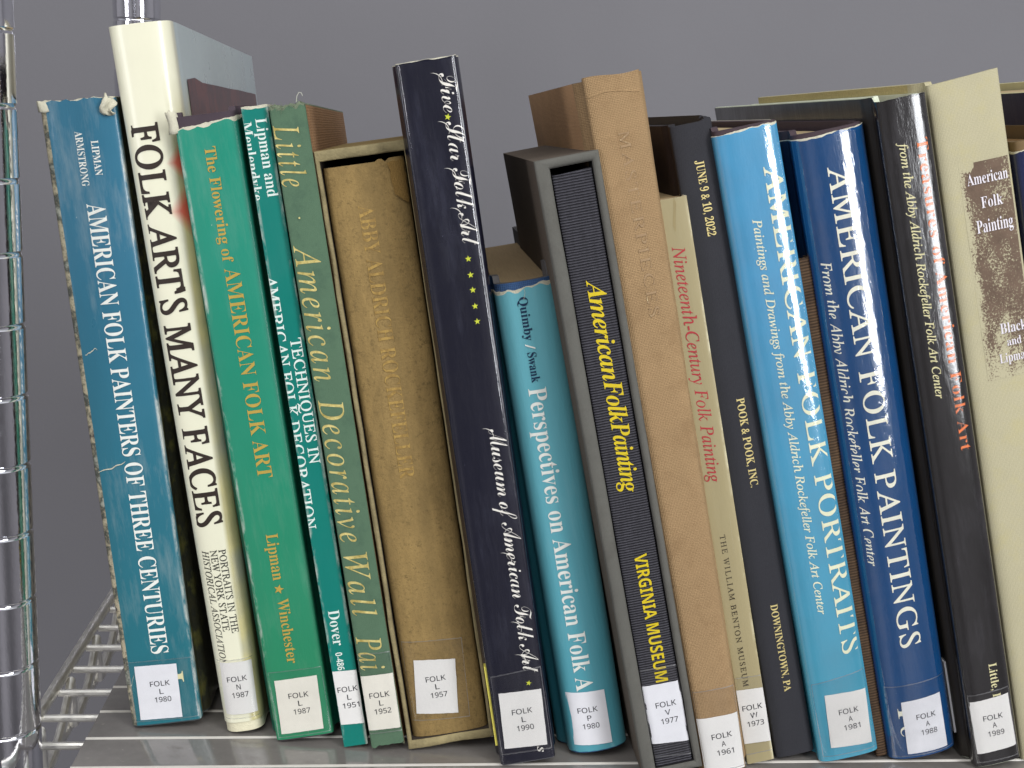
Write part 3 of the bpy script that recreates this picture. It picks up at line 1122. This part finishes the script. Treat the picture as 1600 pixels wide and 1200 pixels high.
# grey slipcase and the ribbed book in it
cs = place('slipcase', 'dark grey cloth slipcase standing open towards the viewer beside the light teal book', 'slipcase', .0905, .4620, .2105)
GC = cloth('grey_case_cloth', (102, 101, 95), .0004, .10, .3, .85, stain=(88, 86, 80))
GS = cloth('shaded_case_side', (98, 88, 78), .0004, .10, .3, .85)  # case cloth toned darker to paint in the shadow on its side
slipcase(cs, .0226, .2313, .152, .0050, .0029, .0034, .0030, [GS, GC, solid('black_lining', (24, 22, 22), .9)], .0009, .0004, 5)
bk = place('book', 'black ribbed cloth book with bright yellow lettering, standing inside the grey slipcase', 'book', .0905, .4620, .2105)
bk.matrix_world = Matrix.Translation((.0905, .4620, 0)) @ Matrix.Rotation(-.2105, 4, 'Y') @ Matrix.Translation((.0054, .0016, .0032))
S = Surf(.0140, .0140, .2220, .0008, 5)


def grosgrain():
    s = NT('ribbed_black_cloth')
    c = lin((60, 59, 66))
    w_ = s.n('ShaderNodeTexWave', bands_direction='Z')
    w_.inputs['Scale'].default_value = .314 / .00095
    w_.inputs['Distortion'].default_value = 1.2
    w_.inputs['Detail'].default_value = 2
    w_.inputs['Detail Scale'].default_value = 2
    s.l(s.obj(), w_.inputs['Vector'])
    colr = s.mix(1.0, s.ramp(s.noise(260, 3, .7, (2.5, 1, .3)), [(.3, sh(c, .8)), (.7, sh(c, 1.25))]), s.ramp(w_.outputs['Fac'], [(.05, (.42,) * 3), (.7, (1.15,) * 3)]), 'MULTIPLY')
    s.bump(w_.outputs['Fac'], .8, .0006)
    return s.fin(colr, .62, .4)


GG = grosgrain()
shell('cover', S, .140, .0018, [GG, GG, GG, GG], bk, top=lambda u, p: .2220 + (.0006 * u / .014), flare=.0001, groove=.0002, seed=9)
page_block(S, .135, .002, bk)
YS = ink('yellow_foil', (214, 190, 34), .45)
put_text(S, bk, 'American', 'bi', .1846, .0362, .0053, .0116, YS, lift=.0002, space=.92)
put_text(S, bk, 'Folk', 'bi', .1484, .0158, .0053, .0116, YS, lift=.0002, space=.92)
put_text(S, bk, 'Painting', 'bi', .1330, .0262, .0053, .0116, YS, lift=.0002, space=.9)
put_text(S, bk, 'VIRGINIA MUSEUM', 'sansb', .0831, .0500, .0054, .0100, YS, lift=.0002)
sticker(S, bk, [(.0, 32.6), (14.0, 32.3), (14.0, 8.0), (.0, 9.4)], ['FOLK', 'V', '1977'], (7.6, 24.2), [(.05, 39.2), (13.95, 38.9), (13.95, 2.5), (.05, 4.0)], lift=.0003)

# tan cloth book
bk = place('book', 'tall tan cloth book with faint gold lettering next to the grey slipcase', 'book', .1143, .4640, .2177)
S = Surf(.0158, .0197, .2601, .0024, 3.2)
J = cloth('tan_book_cloth', (166, 137, 100), .00055, .12, .55, .85, stain=(144, 116, 82), dark=.78)
J2 = cloth('tan_board_side', (190, 150, 110), .0005, .10, .3, .85)
shell('cover', S, .185, .0022, [J, J2, J2, J], bk, top=lambda u, p: .2601 + .0005 * math.sin(u * 260 + 1) if p == 's' else .2594, flare=.0022, groove=.0004, seed=10, wob=.0003, wrap=.0098)
page_block(S, .178, .003, bk, PAGES_TAN)
GF = ink('worn_gold_foil', (240, 222, 176), .4, .1, 1, (164, 136, 102), .30)
put_text(S, bk, 'MASTERPIECES', 'roman', .2408, .0650, .0088, .0124, GF, offs=-.003, space=1.15, lift=.0003)
bm = bmesh.new()                                             # rolled cloth fold under the head cap
add_tube(bm, [(u, S.d(u, .2535) + .00035, .2536 + .0010 * math.sin(u * 220)) for u in [.001 + .0172 * k / 12 for k in range(13)]], .00055, 8)
link('head_fold', bm, J, bk)
sticker(S, bk, [(.3, 23.3), (15.9, 22.8), (15.2, .4), (.2, 1.2)], ['FOLK', 'A', '1961'], (8.5, 15.2), None, lift=.0004)
patch(S, bk, [(.0004, .0345), (.0162, .034), (.0156, .0012), (.0004, .0012)], [TAPE, TAPE_EDGE], .0007, 'clear_tape', 20, 8, .0002, .016)

# cream paperback
bk = place('paperback_book', 'cream paperback with thin red italic title, short and narrow beside the tan book', 'book', .1326, .4736, .2087)
S = Surf(.0105, .0105, .2182, .0006, 6)
J = paper('cream_card', (164, 152, 114), .5, .05, wear=(.0104,), coat=.1, wrinkle=.2, wearcol=(226, 220, 184))
shell('cover', S, .200, .0005, [J, J, J, TORN], bk, top=lambda u, p: .2182, flare=.0001, groove=.0002, seed=11)
page_block(S, .199, .0007, bk, top=.0006, bot=.0006, front=.0002)
put_text(S, bk, 'Nineteenth-Century Folk Painting', 'italic', .2012, .0880, .0024, .0070, ink('red_ink', (176, 52, 58)), offs=.002)
put_text(S, bk, 'THE WILLIAM BENTON MUSEUM', 'roman', .0926, .0610, .0032, .0052, ink('brown_black_ink', (66, 58, 44)), offs=.006, space=1.25)
sticker(S, bk, [(.1, 30.8), (10.4, 30.0), (10.4, 7.9), (.1, 8.6)], ['FOLK', 'W', '1973'], (5.2, 23.0), [(.1, 36), (10.4, 35.4), (10.4, 4.0), (.1, 4)], lift=.0003)
line_strip(S, bk, wavy((.0040, .2120), (.0052, .2128), .0004, 5, 6), .0120, solid('crease_shade', (158, 144, 104)), lift=.00006)
line_strip(S, bk, wavy((.0075, .0850), (.0080, .1000), .0004, 6, 6), .0003, TORN)

# black cloth book
bk = place('book', 'black cloth book with small gold lettering and no label, left of the sky blue book', 'book', .1452, .4782, .2217)
S = Surf(.0152, .0152, .2456, .0016, 3.2)
J = cloth('black_cloth', (50, 50, 55), .0004, .10, .35, .7)
J2 = cloth('black_board_side', (48, 42, 44), .0004, .10, .3, .7)
shell('cover', S, .215, .0024, [J, J2, J2, J], bk, top=lambda u, p: .2456 - .0006 * (p == 's') + (.0012 * math.exp(-((u - .0135) / .0012) ** 2)), flare=.0010, groove=.0014, seed=12)
page_block(S, .207, .003, bk)
GB = ink('gilt_lettering', (224, 206, 140), .4, .3)
put_text(S, bk, 'JUNE 9 & 10, 2022', 'bold', .2317, .0272, .0070, .0100, GB)
put_text(S, bk, 'POOK & POOK, INC.', 'bold', .1438, .0344, .0075, .0104, GB)
put_text(S, bk, 'DOWNINGTOWN, PA', 'bold', .0624, .0358, .0074, .0101, GB)

# sky blue book
bk = place('book', 'sky blue hardback with large cream capitals, lamp glare on its right edge', 'book', .1618, .4735, .2295)
S = Surf(.0225, .0225, .2447, .0036, 3.0)
J = paper('sky_blue_jacket', (80, 158, 200), .2, .05, coat=.8, coat_rough=.09, wrinkle=.22, wearcol=(220, 230, 226), low=(72, 160, 186))
MAR = solid('maroon_boards', (68, 54, 60), .75, .1)
shell('dust_jacket', S, .215, .0004, [J, J, J, TORN], bk, lift=.0004, top=ragged(.2432, .0007, 200, 41, .0010, .022), band=strip(0, .0001, .0009, 260, 9), flare=.0010, groove=.0012, seed=13, z0=.0004)
shell('cover', S, .213, .0024, [MAR] * 4, bk, top=lambda u, p: .2442 if p == 's' else (.2456 if p == 'l' else .2438), flare=.0010, groove=.0012, seed=13)
page_block(S, .205, .003, bk)
CR = ink('cream_lettering', (240, 240, 206))
put_text(S, bk, 'AMERICAN FOLK PORTRAITS', 'roman', .2288, .1864, .0150, .0220, CR, lift=.0006, offs=.008, space=1.05)
put_text(S, bk, 'Paintings and Drawings from the Abby Aldrich Rockefeller Folk Art Center', 'italic', .2114, .1512, .0080, .0112, CR, lift=.0006, offs=.006)
sticker(S, bk, [(5.2, 27.7), (21.4, 26.7), (20.6, 4.4), (4.4, 5.8)], ['FOLK', 'A', '1981'], (13.4, 19.6), [(.9, 33), (22.1, 35), (22.1, 2), (.9, 2.4)], lift=.0007)

mylar(S, bk, .001, .2425)

# thin brown booklet between the two blue books
bk = place('booklet', 'thin tattered brown booklet wedged between the sky blue and the dark blue book', 'booklet', .1853, .4790, .2300)
S = Surf(.0046, .0050, .1985, .0010, 3)


def ribbed_brown():
    s = NT('ribbed_brown_paper')
    w_ = s.n('ShaderNodeTexWave', bands_direction='Z')
    w_.inputs['Scale'].default_value = .314 / .0011
    w_.inputs['Distortion'].default_value = .8
    s.l(s.obj(), w_.inputs['Vector'])
    f = s.noise(70, 5, .7)
    colr = s.mix(1.0, s.ramp(f, [(.3, lin((58, 42, 32))), (.7, lin((104, 80, 56)))]), s.ramp(w_.outputs['Fac'], [(.1, (.55,) * 3), (.8, (1.1,) * 3)]), 'MULTIPLY')
    s.bump(w_.outputs['Fac'], .5, .0004)
    return s.fin(colr, .8, .3)


RB = ribbed_brown()
shell('cover', S, .190, .0005, [RB, RB, RB, RB], bk, top=lambda u, p: .1985 + .001 * noise.noise((u * 500, 2, 2)), flare=.0002, groove=.0002, seed=14, wob=.0006)
page_block(S, .188, .0007, bk, PAGES_TAN, top=.001, bot=.0002)

# dark blue book
bk = place('book', 'thick dark blue hardback with large white capitals and lamp glare down its spine', 'book', .1904, .4736, .2285)
S = Surf(.0256, .0256, .2435, .0062, 2.2)
J = paper('dark_blue_jacket', (16, 70, 120), .18, .07, coat=.9, coat_rough=.075, wrinkle=.34, wearcol=(150, 175, 200))
JL = paper('dark_blue_jacket_shaded', (10, 26, 54), .3, .06, coat=.4)  # jacket blue darkened in colour for the cover lying in shadow
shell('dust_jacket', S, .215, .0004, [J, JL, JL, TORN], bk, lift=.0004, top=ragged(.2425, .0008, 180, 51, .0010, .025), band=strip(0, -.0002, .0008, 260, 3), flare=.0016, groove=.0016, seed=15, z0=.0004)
shell('cover', S, .213, .0024, [MAR] * 4, bk, top=lambda u, p: .2436 if p == 's' else (.2452 if p == 'l' else .2438), flare=.0016, groove=.0016, seed=15)
page_block(S, .205, .003, bk)
WC = ink('off_white_lettering', (240, 238, 218))
put_text(S, bk, 'AMERICAN FOLK PAINTINGS', 'roman', .2304, .1844, .0094, .0172, WC, lift=.0006, offs=.008, space=1.05)
put_text(S, bk, 'From the Abby Aldrich Rockefeller Folk Art Center', 'italic', .1977, .1172, .0020, .0057, WC, lift=.0006, offs=.006)
put_text(S, bk, 'I', 'bold', .0215, .0042, .0046, .0090, WC, lift=.0006)
put_text(S, bk, 'C', 'bold', .0140, .0042, .0046, .0090, WC, lift=.0006)
sticker(S, bk, [(6.2, 24.1), (21.9, 24.6), (21.9, 2.0), (5.9, 2.3)], ['FOLK', 'A', '1988'], (14.9, 17.0), [(1.0, 31), (25.0, 31.5), (25.0, 1.2), (1.0, 1.4)], lift=.0007)

mylar(S, bk, .001, .2415)

# black glossy book
bk = place('book', 'glossy black hardback with orange lettering and cream italics beside the beige book', 'book', .2215, .4687, .2332)
S = Surf(.0172, .0172, .2573, .0028, 2.9)
J = paper('black_gloss_jacket', (36, 34, 34), .16, .14, coat=.9, coat_rough=.08, wrinkle=.30, wearcol=(96, 94, 100), scuff=.35)
JL = paper('black_jacket_side', (50, 46, 42), .34, .12, coat=.4, coat_rough=.2)
PG = solid('pale_green_boards', (206, 212, 190), .8, .06)
shell('dust_jacket', S, .243, .0004, [J, JL, JL, PG], bk, lift=.0005, top=lambda u, part: .2566 + .0005 * noise.noise((u * 300, 6, 6)) if part == 's' else (.2582 if part == 'l' else .2552) + .0004 * noise.noise((u * 90, 8, 8)), flare=.0016, groove=.0018, seed=16, z0=.0004)
shell('cover', S, .242, .0017, [PG] * 4, bk, top=lambda u, p: .2560 if p == 's' else (.2585 if p == 'l' else .2562), flare=.0016, groove=.0018, seed=16)
page_block(S, .234, .003, bk)
OR = ink('orange_lettering', (226, 118, 62))
CI = ink('cream_italic', (222, 214, 164))
put_text(S, bk, 'Treasures of American Folk Art', 'thin', .2413, .1150, .0113, .0154, OR, lift=.0007, offs=-.012, space=1.08)
put_text(S, bk, 'from the Abby Aldrich Rockefeller Folk Art Center', 'italic', .2412, .0936, .0049, .0080, CI, lift=.0007, offs=.006)
mylar(S, bk, .001, .2560, lift=.0013, mat=FILM_MID)
put_text(S, bk, 'Little, B', 'thin', .0416, .0150, .0098, .0129, CI, lift=.0007, offs=-.004)
sticker(S, bk, [(.5, 27.4), (15.9, 28.1), (16.4, 6.2), (.9, 5.7)], ['FOLK', 'A', '1989'], (8.6, 20.0), [(.3, 30.4), (16.5, 31), (16.5, 2), (.3, 2)], lift=.0008)
bm = bmesh.new()
add_box(bm, -.0028, -.0021, .012, .0165, .010, .040)
link('side_label', bm, STICKER, bk)

# beige cloth book
bk = place('book', 'beige cloth hardback with a worn brown title panel stamped on its spine', 'book', .2424, .4740, .2327)
S = Surf(.0270, .0262, .2629, .0024, 3.2)
J = cloth('beige_cloth', (184, 177, 146), .0005, .07, .2, .85, stain=(188, 179, 134), dark=.84)
J2 = cloth('beige_board_side', (186, 174, 124), .0005, .08, .4, .85)
shell('cover', S, .225, .0024, [J, J2, J2, J], bk, top=lambda u, p: .2629 + (.0012 * (u / .026) if p == 's' else (.0012 if p == 'l' else -.0052)), flare=.0022, groove=.0022, seed=17, wrap=.012)
page_block(S, .217, .003, bk)


def stamp():
    s = NT('worn_brown_stamp')
    x, y_, z = s.xyz()
    ex = s.math('DIVIDE', s.math('SUBTRACT', x, .0066), .0032)
    ez = s.math('DIVIDE', s.math('SUBTRACT', z, .1535), .016)
    ed = s.math('MINIMUM', s.math('MINIMUM', ex, ez), 1.0)
    f = s.math('ADD', s.math('MULTIPLY', s.noise(1300, 3, .8), .62), s.math('MULTIPLY', s.noise(110, 4, .7, (1, 1, .5)), .5))
    f = s.math('ADD', f, s.math('MULTIPLY', ed, .13))
    k = s.ramp(f, [(.62, (0, 0, 0)), (.655, (1, 1, 1))])
    c = lin((184, 177, 146))
    b = lin((106, 88, 74))
    colr = s.mix(k, s.ramp(s.noise(22, 5), [(.3, sh(c, .93)), (.7, sh(c, 1.05))]), s.ramp(s.noise(200, 3), [(.3, sh(b, .85)), (.7, sh(b, 1.2))]))
    s.bump(s.noise(600, 3), .4, .0005)
    return s.fin(colr, .8, .3)


patch(S, bk, [(.0066, .2332), (.0262, .2332), (.0264, .1530), (.0068, .1530)], stamp(), .00005, 'title_panel', 16, 8)
SV = ink('silver_white_lettering', (226, 220, 226), .4)
for t, u_, ln, v_, c_ in (('American', .0090, .0152, .2253, .0040), ('Folk', .0130, .0080, .2165, .0040), ('Painting', .0102, .0136, .2077, .0046), ('Black', .0137, .0100, .1696, .0038), ('and', .0156, .0054, .1648, .0030), ('Lipman', .0120, .0116, .1588, .0034)):
    put_text(S, bk, t, 'bold', u_, ln, v_, v_ + c_, SV, lift=.0003, horiz=True, offs=-.004)

# two books at the right edge of the frame
bk = place('book', 'dark blue jacketed book with torn pale head, just right of beige book', 'book', .2752, .4800, .2360)
S = Surf(.0300, .0300, .2420, .0030, 3)
J = paper('midnight_jacket', (34, 40, 74), .25, .12, coat=.5, wrinkle=.4, wearcol=(190, 190, 180))
shell('dust_jacket', S, .215, .0004, [J, J, J, TORN], bk, lift=.0004, top=ragged(.2405, .0010, 200, 61), band=strip(0, .0003, .0022, 220, 9), flare=.0012, groove=.0012, seed=18, z0=.0004)
shell('cover', S, .213, .0022, [solid('brown_boards', (120, 98, 66))] * 4, bk, top=lambda u, p: .2440, flare=.0012, groove=.0012, seed=18)
page_block(S, .205, .003, bk, PAGES_TAN)
bk = place('book', 'taller navy book with pale top edge, behind the torn dark blue jacketed one', 'book', .3075, .4760, .2360)
S = Surf(.0300, .0300, .2645, .0030, 3)
J = paper('navy_cloth_board', (38, 38, 66), .5, .1)
shell('cover', S, .235, .0022, [J, J, J, solid('cream_board_edge', (190, 184, 140))], bk, top=lambda u, p: .2645, flare=.0012, groove=.0012, seed=19)
page_block(S, .225, .003, bk)
